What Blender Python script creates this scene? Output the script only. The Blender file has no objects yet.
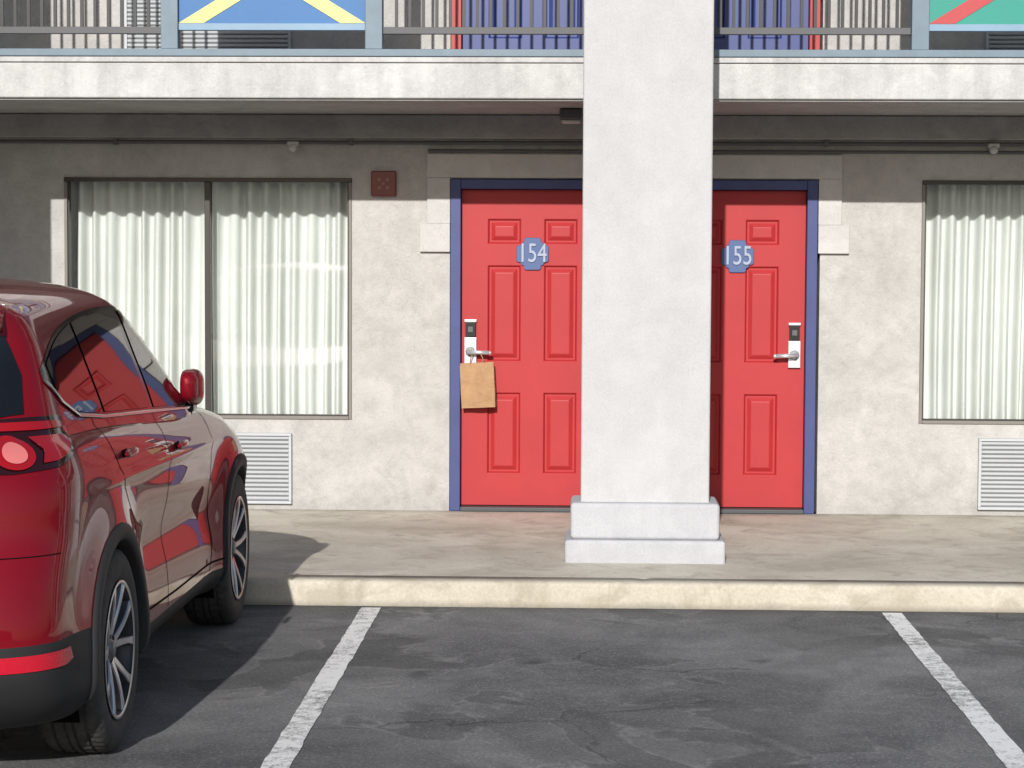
import bpy, bmesh, math, random
from mathutils import Vector, Matrix, Quaternion, Euler
from mathutils.bvhtree import BVHTree
random.seed(4)
scene=bpy.context.scene
scene.view_settings.view_transform='Standard'
scene.view_settings.look='None'
scene.view_settings.exposure=0
COL=scene.collection

# ------------------------------------------------------------------ materials
def new_mat(name):
    m=bpy.data.materials.new(name); m.use_nodes=True
    nt=m.node_tree
    return m,nt,nt.nodes['Principled BSDF']
def N(nt,t): return nt.nodes.new(t)
def L(nt,a,b): nt.links.new(a,b)
def math_n(nt,op,a,b=None,c=None,clamp=False):
    n=nt.nodes.new('ShaderNodeMath'); n.operation=op; n.use_clamp=clamp
    for i,v in enumerate((a,b,c)):
        if v is None: continue
        if isinstance(v,(int,float)): n.inputs[i].default_value=v
        else: nt.links.new(v,n.inputs[i])
    return n.outputs[0]
def noise(nt,vec,scale,detail=5,rough=0.6,dist=0.0):
    n=N(nt,'ShaderNodeTexNoise'); n.inputs['Scale'].default_value=scale
    n.inputs['Detail'].default_value=detail; n.inputs['Roughness'].default_value=rough
    n.inputs['Distortion'].default_value=dist
    L(nt,vec,n.inputs['Vector']); return n.outputs['Fac']
def ramp(nt,f,a,b,lo=0.0,hi=1.0):
    n=nt.nodes.new('ShaderNodeMapRange'); n.clamp=True
    n.inputs[1].default_value=a; n.inputs[2].default_value=b
    n.inputs[3].default_value=lo; n.inputs[4].default_value=hi
    L(nt,f,n.inputs[0]); return n.outputs[0]
def mixc(nt,f,a,b):
    n=nt.nodes.new('ShaderNodeMix'); n.data_type='RGBA'
    if isinstance(f,(int,float)): n.inputs[0].default_value=f
    else: L(nt,f,n.inputs[0])
    for i,v in ((6,a),(7,b)):
        if isinstance(v,tuple): n.inputs[i].default_value=(v[0],v[1],v[2],1)
        else: L(nt,v,n.inputs[i])
    return n.outputs[2]
def scalec(nt,c,f):
    n=nt.nodes.new('ShaderNodeVectorMath'); n.operation='SCALE'
    if isinstance(c,tuple): n.inputs[0].default_value=c[:3]
    else: L(nt,c,n.inputs[0])
    if isinstance(f,(int,float)): n.inputs['Scale'].default_value=f
    else: L(nt,f,n.inputs['Scale'])
    return n.outputs[0]
def tc(nt): return N(nt,'ShaderNodeTexCoord').outputs['Object']
def bump(nt,bs,h,strength,dist):
    b=N(nt,'ShaderNodeBump'); b.inputs['Strength'].default_value=strength; b.inputs['Distance'].default_value=dist
    L(nt,h,b.inputs['Height']); L(nt,b.outputs[0],bs.inputs['Normal'])
def mat(name,base,rough=0.6,metal=0.0,var=0.08,vs=3.0,fine=0.05,fs=60.0,bmp=0.0,bs_=60.0,bd=0.003,coat=0.0,spec=0.5):
    m,nt,p=new_mat(name)
    if var or fine or bmp:
        v=tc(nt)
        n1=noise(nt,v,vs,4,0.62); n2=noise(nt,v,fs,2,0.6)
        f=math_n(nt,'ADD',1.0,math_n(nt,'MULTIPLY',math_n(nt,'SUBTRACT',n1,0.5),2*var*1.6))
        f=math_n(nt,'ADD',f,math_n(nt,'MULTIPLY',math_n(nt,'SUBTRACT',n2,0.5),2*fine))
        L(nt,scalec(nt,base,f),p.inputs['Base Color'])
    else: p.inputs['Base Color'].default_value=(*base,1)
    p.inputs['Roughness'].default_value=rough; p.inputs['Metallic'].default_value=metal
    p.inputs['Coat Weight'].default_value=coat; p.inputs['Coat Roughness'].default_value=0.03
    p.inputs['Specular IOR Level'].default_value=spec
    if bmp>0: bump(nt,p,noise(nt,v,bs_,3,0.6),bmp,bd)
    return m

def stucco_mat(name,c1,c2,streak=0.0,dirt=0.84,bs=0.55,patch=0.35,hair=0.92):
    m,nt,p=new_mat(name); v=tc(nt)
    a=noise(nt,v,2.0,5,0.66,0.6); b=noise(nt,v,9,4,0.66,0.4); c=noise(nt,v,90,2,0.6)
    f=math_n(nt,'ADD',math_n(nt,'MULTIPLY',a,0.6),math_n(nt,'MULTIPLY',b,0.4))
    col=mixc(nt,ramp(nt,f,0.38,0.62),c1,c2)
    col=scalec(nt,col,ramp(nt,c,0.3,0.7,0.94,1.05))
    w=noise(nt,v,4.5,3,0.6,1.2)
    hl=math_n(nt,'ABSOLUTE',math_n(nt,'SUBTRACT',w,0.5))
    col=scalec(nt,col,ramp(nt,hl,0.0,0.014,hair,1.0))
    col=mixc(nt,math_n(nt,'MULTIPLY',ramp(nt,noise(nt,v,3.1,4,0.6,0.8),0.56,0.64),patch),col,tuple(min(0.8,x*1.18) for x in c2))
    if streak>0:
        mp=N(nt,'ShaderNodeMapping'); mp.inputs['Scale'].default_value=(9,9,0.5); L(nt,v,mp.inputs[0])
        s=noise(nt,mp.outputs[0],1.0,4,0.6)
        col=scalec(nt,col,ramp(nt,s,0.35,0.6,1-streak,1.0))
    sep=N(nt,'ShaderNodeSeparateXYZ'); L(nt,v,sep.inputs[0])
    z=math_n(nt,'ADD',sep.outputs[2],math_n(nt,'MULTIPLY',b,0.3))
    col=scalec(nt,col,ramp(nt,z,0.22,0.50,dirt,1.0))
    L(nt,col,p.inputs['Base Color']); p.inputs['Roughness'].default_value=0.92
    p.inputs['Specular IOR Level'].default_value=0.2
    h=math_n(nt,'ADD',noise(nt,v,22,4,0.62,0.8),math_n(nt,'MULTIPLY',c,0.25))
    bump(nt,p,h,bs,0.012)
    return m

M={}
M['stucco']=stucco_mat('stucco_wall',(0.400,0.388,0.370),(0.515,0.500,0.480),bs=0.7,patch=0.22)
M['pillar']=stucco_mat('stucco_pillar',(0.475,0.470,0.468),(0.525,0.520,0.518),0.03,0.96,bs=0.22,patch=0.12,hair=0.97)
M['plinth']=stucco_mat('plinth_paint',(0.450,0.452,0.466),(0.500,0.502,0.516),0.04,0.92,bs=0.18,patch=0.12,hair=0.97)
M['fascia']=stucco_mat('stucco_fascia',(0.46,0.452,0.445),(0.585,0.577,0.566),0.12,bs=0.45)
M['trim']=stucco_mat('door_surround',(0.49,0.48,0.465),(0.55,0.54,0.525),bs=0.3)
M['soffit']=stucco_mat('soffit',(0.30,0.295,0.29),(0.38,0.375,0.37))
M['reddoor']=mat('red_door_paint',(0.410,0.027,0.030),0.50,var=0.10,vs=2.5,fine=0.03,bmp=0.10,bs_=90,bd=0.001,spec=0.35)
M['blueframe']=mat('blue_frame_paint',(0.038,0.055,0.18),0.5,var=0.15,vs=8)
M['bluedoor']=mat('blue_door_paint',(0.035,0.055,0.20),0.42,var=0.05)
M['redframe']=mat('red_frame_paint',(0.38,0.03,0.03),0.45)
M['bronze']=mat('bronze_aluminium',(0.045,0.040,0.036),0.4,metal=0.5)
M['tanframe']=mat('window_side_trim',(0.20,0.185,0.165),0.6)
M['dark']=mat('dark_interior',(0.012,0.012,0.013),0.8,var=0,fine=0)
M['conduit']=mat('conduit_paint',(0.10,0.10,0.105),0.6)
M['threshold']=mat('threshold_metal',(0.07,0.075,0.08),0.5,metal=0.3)
M['steelblue']=mat('railing_paint',(0.145,0.20,0.245),0.5,var=0.14,vs=9)
M['black']=mat('baluster_paint',(0.012,0.013,0.015),0.45,var=0,fine=0)
M['pblue']=mat('panel_blue',(0.02,0.13,0.34),0.5,var=0.08)
M['pyellow']=mat('panel_yellow',(0.66,0.62,0.22),0.5)
M['pgreen']=mat('panel_green',(0.01,0.26,0.20),0.5)
M['pred']=mat('panel_red',(0.44,0.04,0.045),0.5)
M['pborder']=mat('panel_border',(0.20,0.31,0.42),0.5,var=0.12)
M['chrome']=mat('satin_steel',(0.64,0.64,0.66),0.36,metal=0.6,var=0.02)
M['keypad']=mat('black_plastic',(0.012,0.012,0.013),0.3,var=0,fine=0)
M['vent']=mat('vent_enamel',(0.46,0.48,0.50),0.45,var=0.06)
M['ventdark']=mat('vent_shadow',(0.25,0.25,0.26),0.8)
M['plate']=mat('number_plate_blue',(0.060,0.105,0.25),0.45)
M['numeral']=mat('numeral_paint',(0.34,0.39,0.50),0.35)
M['alarm']=mat('alarm_red',(0.17,0.028,0.02),0.4)
M['alarm2']=mat('alarm_grille',(0.34,0.12,0.09),0.4)
M['whiteplastic']=mat('white_plastic',(0.5,0.5,0.48),0.5)
M['beige']=mat('beige_render',(0.40,0.36,0.30),0.9,var=0.08,vs=1.0)
M['farglass']=mat('dark_glazing',(0.03,0.035,0.04),0.1,var=0,fine=0)

def paper():
    m,nt,p=new_mat('kraft_paper'); v=tc(nt)
    a=noise(nt,v,9,4,0.6); b=noise(nt,v,160,3,0.6)
    col=mixc(nt,ramp(nt,a,0.35,0.65),(0.37,0.215,0.108),(0.44,0.262,0.138))
    col=scalec(nt,col,ramp(nt,b,0.3,0.7,0.93,1.05))
    L(nt,col,p.inputs['Base Color']); p.inputs['Roughness'].default_value=0.85
    bump(nt,p,noise(nt,v,14,3,0.5,0.8),0.8,0.020); return m
M['kraft']=paper()
def curtain():
    m,nt,p=new_mat('curtain_cloth'); v=tc(nt)
    a=noise(nt,v,1.6,3,0.5)
    col=mixc(nt,ramp(nt,a,0.3,0.7),(0.68,0.69,0.66),(0.77,0.78,0.75))
    L(nt,col,p.inputs['Base Color']); p.inputs['Roughness'].default_value=0.9
    p.inputs['Specular IOR Level'].default_value=0.1
    return m
M['curtain']=curtain()
def glass():
    m=bpy.data.materials.new('window_glass'); m.use_nodes=True; nt=m.node_tree
    nt.nodes.clear(); out=N(nt,'ShaderNodeOutputMaterial')
    t=N(nt,'ShaderNodeBsdfTransparent'); t.inputs[0].default_value=(0.93,0.95,0.945,1)
    g=N(nt,'ShaderNodeBsdfGlossy'); g.inputs['Roughness'].default_value=0.02
    fr=N(nt,'ShaderNodeFresnel'); fr.inputs[0].default_value=1.5
    f=math_n(nt,'MULTIPLY',fr.outputs[0],1.6)
    mx=N(nt,'ShaderNodeMixShader'); L(nt,f,mx.inputs[0]); L(nt,t.outputs[0],mx.inputs[1]); L(nt,g.outputs[0],mx.inputs[2])
    v=tc(nt); b=N(nt,'ShaderNodeBump'); b.inputs['Strength'].default_value=0.12; b.inputs['Distance'].default_value=0.004
    L(nt,noise(nt,v,1.8,2,0.5),b.inputs['Height']); L(nt,b.outputs[0],g.inputs['Normal'])
    L(nt,mx.outputs[0],out.inputs[0]); return m
M['glass']=glass()

def asphalt():
    m,nt,p=new_mat('asphalt'); v=tc(nt)
    big=noise(nt,v,0.6,5,0.62,0.7); mid=noise(nt,v,2.8,6,0.70,0.6); fine=noise(nt,v,75,3,0.7)
    sp=N(nt,'ShaderNodeTexVoronoi'); sp.inputs['Scale'].default_value=130; L(nt,v,sp.inputs['Vector'])
    f=math_n(nt,'ADD',math_n(nt,'MULTIPLY',big,0.55),math_n(nt,'MULTIPLY',mid,0.45))
    col=mixc(nt,ramp(nt,f,0.40,0.60),(0.112,0.112,0.116),(0.215,0.212,0.210))
    col=scalec(nt,col,ramp(nt,fine,0.25,0.75,0.60,1.40))
    sepc=N(nt,'ShaderNodeSeparateColor'); L(nt,sp.outputs['Color'],sepc.inputs[0])
    col=mixc(nt,math_n(nt,'MULTIPLY',ramp(nt,sepc.outputs[0],0.86,0.91),0.40),col,(0.36,0.35,0.33))
    sl=ramp(nt,noise(nt,v,0.55,4,0.55,0.9),0.50,0.54)
    col=scalec(nt,col,math_n(nt,'SUBTRACT',1.0,math_n(nt,'MULTIPLY',sl,0.18)))
    w=noise(nt,v,1.0,4,0.52,1.8)
    msk=ramp(nt,noise(nt,v,0.42,2,0.5),0.43,0.51)
    hl=math_n(nt,'ABSOLUTE',math_n(nt,'SUBTRACT',w,0.52))
    line=math_n(nt,'MULTIPLY',ramp(nt,hl,0.001,0.014,1.0,0.0),msk)
    line=math_n(nt,'MULTIPLY',line,ramp(nt,mid,0.40,0.56))
    col=mixc(nt,math_n(nt,'MULTIPLY',line,0.42),col,(0.32,0.315,0.30))
    dk=math_n(nt,'MULTIPLY',ramp(nt,w,0.52,0.55),msk)
    col=scalec(nt,col,math_n(nt,'SUBTRACT',1.0,math_n(nt,'MULTIPLY',dk,0.24)))
    vn=N(nt,'ShaderNodeTexVoronoi'); vn.feature='DISTANCE_TO_EDGE'; vn.inputs['Scale'].default_value=0.7
    vm=N(nt,'ShaderNodeVectorMath'); vm.operation='ADD'
    nv=N(nt,'ShaderNodeTexNoise'); nv.inputs['Scale'].default_value=2.2; nv.inputs['Detail'].default_value=5; L(nt,v,nv.inputs['Vector'])
    L(nt,v,vm.inputs[0]); L(nt,scalec(nt,nv.outputs['Color'],0.55),vm.inputs[1]); L(nt,vm.outputs[0],vn.inputs['Vector'])
    crack=math_n(nt,'MULTIPLY',ramp(nt,vn.outputs['Distance'],0.0,0.008,1.0,0.0),ramp(nt,noise(nt,v,0.8,3,0.5),0.48,0.58))
    col=scalec(nt,col,math_n(nt,'SUBTRACT',1.0,math_n(nt,'MULTIPLY',crack,0.50)))
    oil=ramp(nt,noise(nt,v,3.3,3,0.5),0.66,0.76)
    col=scalec(nt,col,math_n(nt,'SUBTRACT',1.0,math_n(nt,'MULTIPLY',oil,0.45)))
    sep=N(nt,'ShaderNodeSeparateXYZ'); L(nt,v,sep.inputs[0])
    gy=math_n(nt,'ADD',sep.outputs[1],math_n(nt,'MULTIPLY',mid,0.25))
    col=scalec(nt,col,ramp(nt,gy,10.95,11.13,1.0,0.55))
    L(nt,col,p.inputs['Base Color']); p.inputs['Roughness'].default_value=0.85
    p.inputs['Specular IOR Level'].default_value=0.3
    bump(nt,p,math_n(nt,'ADD',fine,math_n(nt,'MULTIPLY',mid,0.8)),0.6,0.007)
    return m
M['asphalt']=asphalt()
def stripe():
    m,nt,p=new_mat('worn_white_paint'); v=tc(nt)
    a=noise(nt,v,14,5,0.75); b=noise(nt,v,90,3,0.7); c=noise(nt,v,1.6,3,0.5)
    w=math_n(nt,'ADD',math_n(nt,'MULTIPLY',a,0.6),math_n(nt,'MULTIPLY',b,0.4))
    w=math_n(nt,'ADD',w,math_n(nt,'MULTIPLY',math_n(nt,'SUBTRACT',c,0.5),0.35))
    col=mixc(nt,ramp(nt,w,0.50,0.62),(0.84,0.83,0.81),(0.27,0.265,0.26))
    L(nt,col,p.inputs['Base Color']); p.inputs['Roughness'].default_value=0.75
    bump(nt,p,b,0.4,0.004); return m
M['stripe']=stripe()
def concrete(name,c1,c2,stain,kerb=False):
    m,nt,p=new_mat(name); v=tc(nt)
    a=noise(nt,v,0.9,6,0.65,1.0); b=noise(nt,v,60,3,0.7); c=noise(nt,v,4.2,5,0.65,0.6)
    col=mixc(nt,ramp(nt,a,0.36,0.64),c1,c2)
    col=scalec(nt,col,ramp(nt,b,0.3,0.7,0.88,1.10))
    col=mixc(nt,math_n(nt,'MULTIPLY',ramp(nt,c,0.50,0.64),0.55),col,stain)
    w=noise(nt,v,1.1,3,0.5,1.0); hl=math_n(nt,'ABSOLUTE',math_n(nt,'SUBTRACT',w,0.5))
    col=scalec(nt,col,ramp(nt,hl,0.0,0.012,0.90,1.0))
    dr=ramp(nt,noise(nt,v,7,2,0.5),0.69,0.74)
    col=scalec(nt,col,math_n(nt,'SUBTRACT',1.0,math_n(nt,'MULTIPLY',dr,0.25)))
    sep=N(nt,'ShaderNodeSeparateXYZ'); L(nt,v,sep.inputs[0])
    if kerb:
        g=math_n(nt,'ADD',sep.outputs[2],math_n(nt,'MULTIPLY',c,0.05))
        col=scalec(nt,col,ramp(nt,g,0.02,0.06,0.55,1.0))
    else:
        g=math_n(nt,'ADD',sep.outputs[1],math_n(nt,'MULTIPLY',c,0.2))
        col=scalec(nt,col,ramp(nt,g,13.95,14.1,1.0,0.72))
    L(nt,col,p.inputs['Base Color']); p.inputs['Roughness'].default_value=0.8
    bump(nt,p,math_n(nt,'ADD',b,c),0.35,0.004); return m
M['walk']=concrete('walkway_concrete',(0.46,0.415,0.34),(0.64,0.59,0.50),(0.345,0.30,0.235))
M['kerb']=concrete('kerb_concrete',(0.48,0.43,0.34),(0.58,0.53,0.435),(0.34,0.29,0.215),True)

def carpaint():
    m,nt,p=new_mat('red_car_paint'); v=tc(nt)
    f=noise(nt,v,900,2,0.5)
    col=mixc(nt,ramp(nt,f,0.4,0.6),(0.165,0.003,0.009),(0.215,0.005,0.013))
    L(nt,col,p.inputs['Base Color']); p.inputs['Metallic'].default_value=0.15
    p.inputs['Roughness'].default_value=0.42; p.inputs['Coat Weight'].default_value=0.9
    p.inputs['Coat Roughness'].default_value=0.008; p.inputs['Coat IOR'].default_value=1.40
    p.inputs['Specular IOR Level'].default_value=0.05
    return m
M['paint']=carpaint()
M['clad']=mat('dark_cladding',(0.022,0.022,0.023),0.6,var=0.1,fine=0.1,fs=200,spec=0.3)
M['cglass']=mat('tinted_car_glass',(0.006,0.007,0.008),0.02,var=0.0,fine=0.0,coat=0.0,spec=0.7)
M['gloss']=mat('gloss_black_trim',(0.008,0.008,0.008),0.08,coat=0.0,var=0,fine=0)
M['gap']=mat('panel_gap',(0.004,0.002,0.002),0.9,var=0,fine=0,spec=0.1)
M['trimchrome']=mat('bright_trim',(0.55,0.55,0.56),0.2,metal=1.0,var=0.0,fine=0)
M['lampred']=mat('tail_lamp_lens',(0.30,0.005,0.010),0.10,coat=0.5,var=0.0,fine=0.0)
M['lampdark']=mat('tail_lamp_housing',(0.022,0.003,0.004),0.1,coat=0.5,var=0,fine=0)
M['lampinner']=mat('tail_lamp_inner',(0.62,0.17,0.16),0.15,coat=0.5,var=0,fine=0)
M['reflector']=mat('rear_reflector',(0.52,0.007,0.025),0.12,coat=0.6,var=0,bmp=0.4,bs_=250)
M['headlamp']=mat('head_lamp_lens',(0.5,0.52,0.55),0.08,coat=1.0,var=0,fine=0)
def tyre():
    m,nt,p=new_mat('tyre_rubber'); v=tc(nt)
    col=scalec(nt,(0.050,0.047,0.044),ramp(nt,noise(nt,v,18,4,0.6),0.3,0.7,0.7,1.4))
    L(nt,col,p.inputs['Base Color']); p.inputs['Roughness'].default_value=0.8
    bump(nt,p,noise(nt,v,120,3,0.6),0.3,0.002); return m
M['tyre']=tyre()
M['rimface']=mat('machined_alloy',(0.60,0.60,0.63),0.30,metal=0.9,var=0,fine=0)
M['rimside']=mat('alloy_side',(0.18,0.18,0.195),0.35,metal=0.8,var=0,fine=0)
M['rimdark']=mat('gunmetal_alloy',(0.05,0.05,0.055),0.4,metal=0.7,var=0,fine=0)
M['disc']=mat('brake_disc',(0.18,0.175,0.17),0.4,metal=0.9,var=0,fine=0)
M['licence']=mat('licence_plate_face',(0.7,0.7,0.68),0.4)

# ------------------------------------------------------------------ mesh utils
def empty(name):
    o=bpy.data.objects.new(name,None); COL.objects.link(o); return o
def obj_from_bm(name,bm,mats,parent=None,smooth=False):
    me=bpy.data.meshes.new(name); bmesh.ops.recalc_face_normals(bm,faces=bm.faces)
    bm.to_mesh(me); bm.free()
    o=bpy.data.objects.new(name,me); COL.objects.link(o)
    if not isinstance(mats,(list,tuple)): mats=[mats]
    for m_ in mats: me.materials.append(m_)
    if smooth: me.polygons.foreach_set('use_smooth',[True]*len(me.polygons))
    if parent: o.parent=parent
    return o
def mesh(name,verts,faces,mats,parent=None,smooth=False,fm=None):
    me=bpy.data.meshes.new(name); me.from_pydata([tuple(v) for v in verts],[],faces); me.update()
    o=bpy.data.objects.new(name,me); COL.objects.link(o)
    if not isinstance(mats,(list,tuple)): mats=[mats]
    for m_ in mats: me.materials.append(m_)
    if fm: me.polygons.foreach_set('material_index',fm)
    if smooth: me.polygons.foreach_set('use_smooth',[True]*len(me.polygons))
    if parent: o.parent=parent
    return o
def add_box(bm,x0,x1,y0,y1,z0,z1,mi=0):
    vs=[bm.verts.new(p) for p in ((x0,y0,z0),(x1,y0,z0),(x1,y1,z0),(x0,y1,z0),(x0,y0,z1),(x1,y0,z1),(x1,y1,z1),(x0,y1,z1))]
    for f in ((0,3,2,1),(4,5,6,7),(0,1,5,4),(1,2,6,5),(2,3,7,6),(3,0,4,7)):
        fc=bm.faces.new([vs[i] for i in f]); fc.material_index=mi
def boxes(name,lst,mats,parent=None,bevel=0.0,seg=2):
    bm=bmesh.new()
    for b in lst: add_box(bm,*b)
    o=obj_from_bm(name,bm,mats,parent)
    if bevel>0:
        md=o.modifiers.new('b','BEVEL'); md.width=bevel; md.segments=seg; md.limit_method='ANGLE'
        for p in o.data.polygons: p.use_smooth=True
        try: md.harden_normals=True
        except: pass
    return o
def revolve(prof,axis_pt,seg,name,m,parent,smooth=True,direction=1):
    vs=[];fs=[]
    n=len(prof)
    for i in range(seg):
        a=2*math.pi*i/seg
        for (x,r) in prof: vs.append((axis_pt[0]+direction*x,axis_pt[1]+r*math.cos(a),axis_pt[2]+r*math.sin(a)))
    for i in range(seg):
        j=(i+1)%seg
        for k in range(n-1): fs.append((i*n+k,i*n+k+1,j*n+k+1,j*n+k))
    return mesh(name,vs,fs,m,parent,smooth)
def cyl_between(bm,a,b,r,seg=12,mi=0):
    a=Vector(a);b=Vector(b);d=(b-a); l=d.length
    q=d.to_track_quat('Z','Y'); mt=Matrix.Translation((a+b)/2)@q.to_matrix().to_4x4()
    bmesh.ops.create_cone(bm,cap_ends=True,segments=seg,radius1=r,radius2=r,depth=l,matrix=mt)

# ------------------------------------------------------------------ setting
YW=14.0
ZW=0.13
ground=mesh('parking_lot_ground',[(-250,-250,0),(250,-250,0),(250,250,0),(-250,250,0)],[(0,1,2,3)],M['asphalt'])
XL,XR=-12.8,13.5
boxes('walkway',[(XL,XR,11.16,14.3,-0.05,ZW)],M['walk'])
def kerb():
    bm=bmesh.new(); n=520; rows=[]
    for i in range(n+1):
        x=XL+(XR-XL)*i/n
        d=0.003*math.sin(x*2.1)+random.uniform(-0.0022,0.0022)
        fr=abs(((x-0.295)/3.05+100.5)%1-0.5)
        j=0.004 if fr<0.004 else 0
        prof=[(11.0+d+j,-0.05),(11.0+d+j,ZW-0.026),(11.004+d+j,ZW-0.010),(11.014+d+j,ZW-0.002-j),(11.03,ZW+0.002-j),(11.157,ZW+0.002-j),(11.157,-0.05)]
        rows.append([bm.verts.new((x,p[0],p[1])) for p in prof])
    for a,b in zip(rows[:-1],rows[1:]):
        for k in range(6): bm.faces.new([a[k],b[k],b[k+1],a[k+1]])
    return obj_from_bm('kerb',bm,M['kerb'],None,True)
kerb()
def stripe_obj(xc):
    n=70; vs=[];fs=[]
    for i in range(n+1):
        y=10.93-i*(4.9/n); r=random.uniform(-0.004,0.004); r2=random.uniform(-0.004,0.004)
        vs+=[(xc-0.05+r,y,0.004),(xc+0.05+r2,y,0.004)]
    for i in range(n): fs.append((2*i,2*i+1,2*i+3,2*i+2))
    mesh('parking_stripe',vs,fs,M['stripe'])
for kx in range(-4,5): stripe_obj(-1.070+2.60*kx)

# unseen low building added behind the viewpoint to hide horizon glow in reflections
nb=empty('reflection_mask_building')
boxes('walls',[(-55,60,-62,-48,0,5.4)],M['beige'],nb)
boxes('parapet',[(-55.3,60.3,-62.3,-47.7,5.401,6.0)],M['fascia'],nb)
boxes('windows',[(x,x+3.4,-47.995,-47.95,0.9,3.0) for x in range(-52,56,6)],M['farglass'],nb)

motel=empty('motel_building')
AX=0.33; PER=4.30
units=[AX+2*PER*k for k in (-1,0,1)]
def wall_floor(name,zb,zt,holes,y,yd,m,parent):
    xs=sorted(set([XL,XR]+[h[0] for h in holes]+[h[1] for h in holes]))
    zs=sorted(set([zb,zt]+[h[2] for h in holes]+[h[3] for h in holes]))
    bm=bmesh.new(); vd={}
    def V(a,b,c):
        k=(round(a,5),round(b,5),round(c,5))
        if k not in vd: vd[k]=bm.verts.new((a,b,c))
        return vd[k]
    for i in range(len(xs)-1):
        for j in range(len(zs)-1):
            cx=(xs[i]+xs[i+1])/2; cz=(zs[j]+zs[j+1])/2
            if any(h[0]<cx<h[1] and h[2]<cz<h[3] for h in holes): continue
            bm.faces.new([V(xs[i],y,zs[j]),V(xs[i+1],y,zs[j]),V(xs[i+1],y,zs[j+1]),V(xs[i],y,zs[j+1])])
    for h in holes:
        a,b,c,d=h
        for p in (((a,c),(a,d)),((b,d),(b,c)),((a,d),(b,d)),((b,c),(a,c))):
            (x1,z1),(x2,z2)=p
            bm.faces.new([bm.verts.new(q) for q in ((x1,y,z1),(x2,y,z2),(x2,yd,z2),(x1,yd,z1))])
    return obj_from_bm(name,bm,m,parent)
DZ0,DZ1=0.14,2.185
WL=(-3.67,-1.825); WR=(1.782,3.625)
def hset(zb,wz0,wz1,dt):
    hs=[]
    for a in units:
        hs+=[(a-1.20,a-0.15,zb,dt),(a+0.09,a+1.145,zb,dt),(a+WL[0],a+WL[1],wz0,wz1),(a+WR[0],a+WR[1],wz0,wz1)]
    return hs
wall_floor('ground_floor_wall',ZW-0.05,2.66,hset(ZW,0.710,2.250,2.25),YW,YW+0.16,M['stucco'],motel)
ZU=2.90
wall_floor('upper_floor_wall',2.66,5.6,hset(ZU,ZU+0.61,ZU+2.12,ZU+2.12),YW,YW+0.16,M['stucco'],motel)
boxes('rooms_core',[(XL,XR,YW+0.45,24,0.0,5.6)],M['dark'],motel)
boxes('end_walls',[(XL-0.2,XL,YW,24.0,0,5.6),(XR,XR+0.2,YW,24.0,0,5.6)],M['stucco'],motel)
boxes('roof_slab',[(XL-0.4,XR+0.4,12.45,24.4,5.6,5.85)],M['fascia'],motel)
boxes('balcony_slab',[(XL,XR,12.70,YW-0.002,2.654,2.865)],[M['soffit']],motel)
boxes('balcony_fascia',[(XL,XR,12.675,12.699,2.664,2.868)],M['fascia'],motel,bevel=0.010)
boxes('balcony_lip',[(XL,XR,12.662,13.99,2.869,2.90)],M['fascia'],motel,bevel=0.006)
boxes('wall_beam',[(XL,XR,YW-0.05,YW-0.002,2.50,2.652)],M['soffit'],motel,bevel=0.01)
bm=bmesh.new()
cyl_between(bm,(XL,YW-0.03,2.475),(XR,YW-0.03,2.475),0.012)
cyl_between(bm,(AX-1.34,YW-0.02,2.425),(XR,YW-0.02,2.425),0.010)
for i in range(-8,9): add_box(bm,i*1.5-0.012,i*1.5+0.012,YW-0.048,YW-0.001,2.458,2.492)
obj_from_bm('wall_conduit',bm,M['conduit'],motel)

for kx in range(-3,4):
    c=AX-0.008+PER*kx
    if c<XL+0.5 or c>XR-0.5: continue
    boxes('pillar_shaft',[(c-0.346,c+0.346,11.80,12.74,0.12,5.6)],M['pillar'],motel,bevel=0.012,seg=3)
    boxes('pillar_plinth_top',[(c-0.400,c+0.400,11.735,12.12,0.25,0.448)],M['plinth'],motel,bevel=0.022,seg=3)
    boxes('pillar_plinth',[(c-0.430,c+0.430,11.70,12.14,ZW-0.02,0.252)],M['plinth'],motel,bevel=0.018,seg=3)

def make_door(name,x0,x1,z0,z1,yf,m,parent):
    H=z1-z0
    cols=[(x0+0.165,x0+0.165+0.215),(x1-0.165-0.215,x1-0.165)]
    k=H/2.045
    rows=[(z0+0.205*k,z0+0.735*k),(z0+0.935*k,z0+1.56*k),(z0+1.695*k,z0+1.86*k)]
    xs=sorted([x0,x1]+[c for cc in cols for c in cc]); zs=sorted([z0,z1]+[c for cc in rows for c in cc])
    bm=bmesh.new()
    def q(pts): bm.faces.new([bm.verts.new(p) for p in pts])
    for i in range(len(xs)-1):
        for j in range(len(zs)-1):
            a,b,c,d=xs[i],xs[i+1],zs[j],zs[j+1]
            ispan=any(abs(a-cc[0])<1e-5 for cc in cols) and any(abs(c-rr[0])<1e-5 for rr in rows)
            if not ispan: q([(a,yf,c),(b,yf,c),(b,yf,d),(a,yf,d)])
            else:
                seq=[(0,0),(0.004,0.002),(0.013,0.018),(0.024,0.018),(0.048,0.003),(0.054,0.002)]
                rings=[[(a+i_,yf+dp,c+i_),(b-i_,yf+dp,c+i_),(b-i_,yf+dp,d-i_),(a+i_,yf+dp,d-i_)] for i_,dp in seq]
                for r1,r2 in zip(rings[:-1],rings[1:]):
                    for s in range(4): q([r1[s],r1[(s+1)%4],r2[(s+1)%4],r2[s]])
                q(rings[-1])
    for (a,b) in (((x0,z0),(x1,z0)),((x1,z0),(x1,z1)),((x1,z1),(x0,z1)),((x0,z1),(x0,z0))):
        q([(a[0],yf,a[1]),(b[0],yf,b[1]),(b[0],yf+0.04,b[1]),(a[0],yf+0.04,a[1])])
    bmesh.ops.remove_doubles(bm,verts=bm.verts,dist=1e-5)
    return obj_from_bm(name,bm,m,parent)
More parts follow.
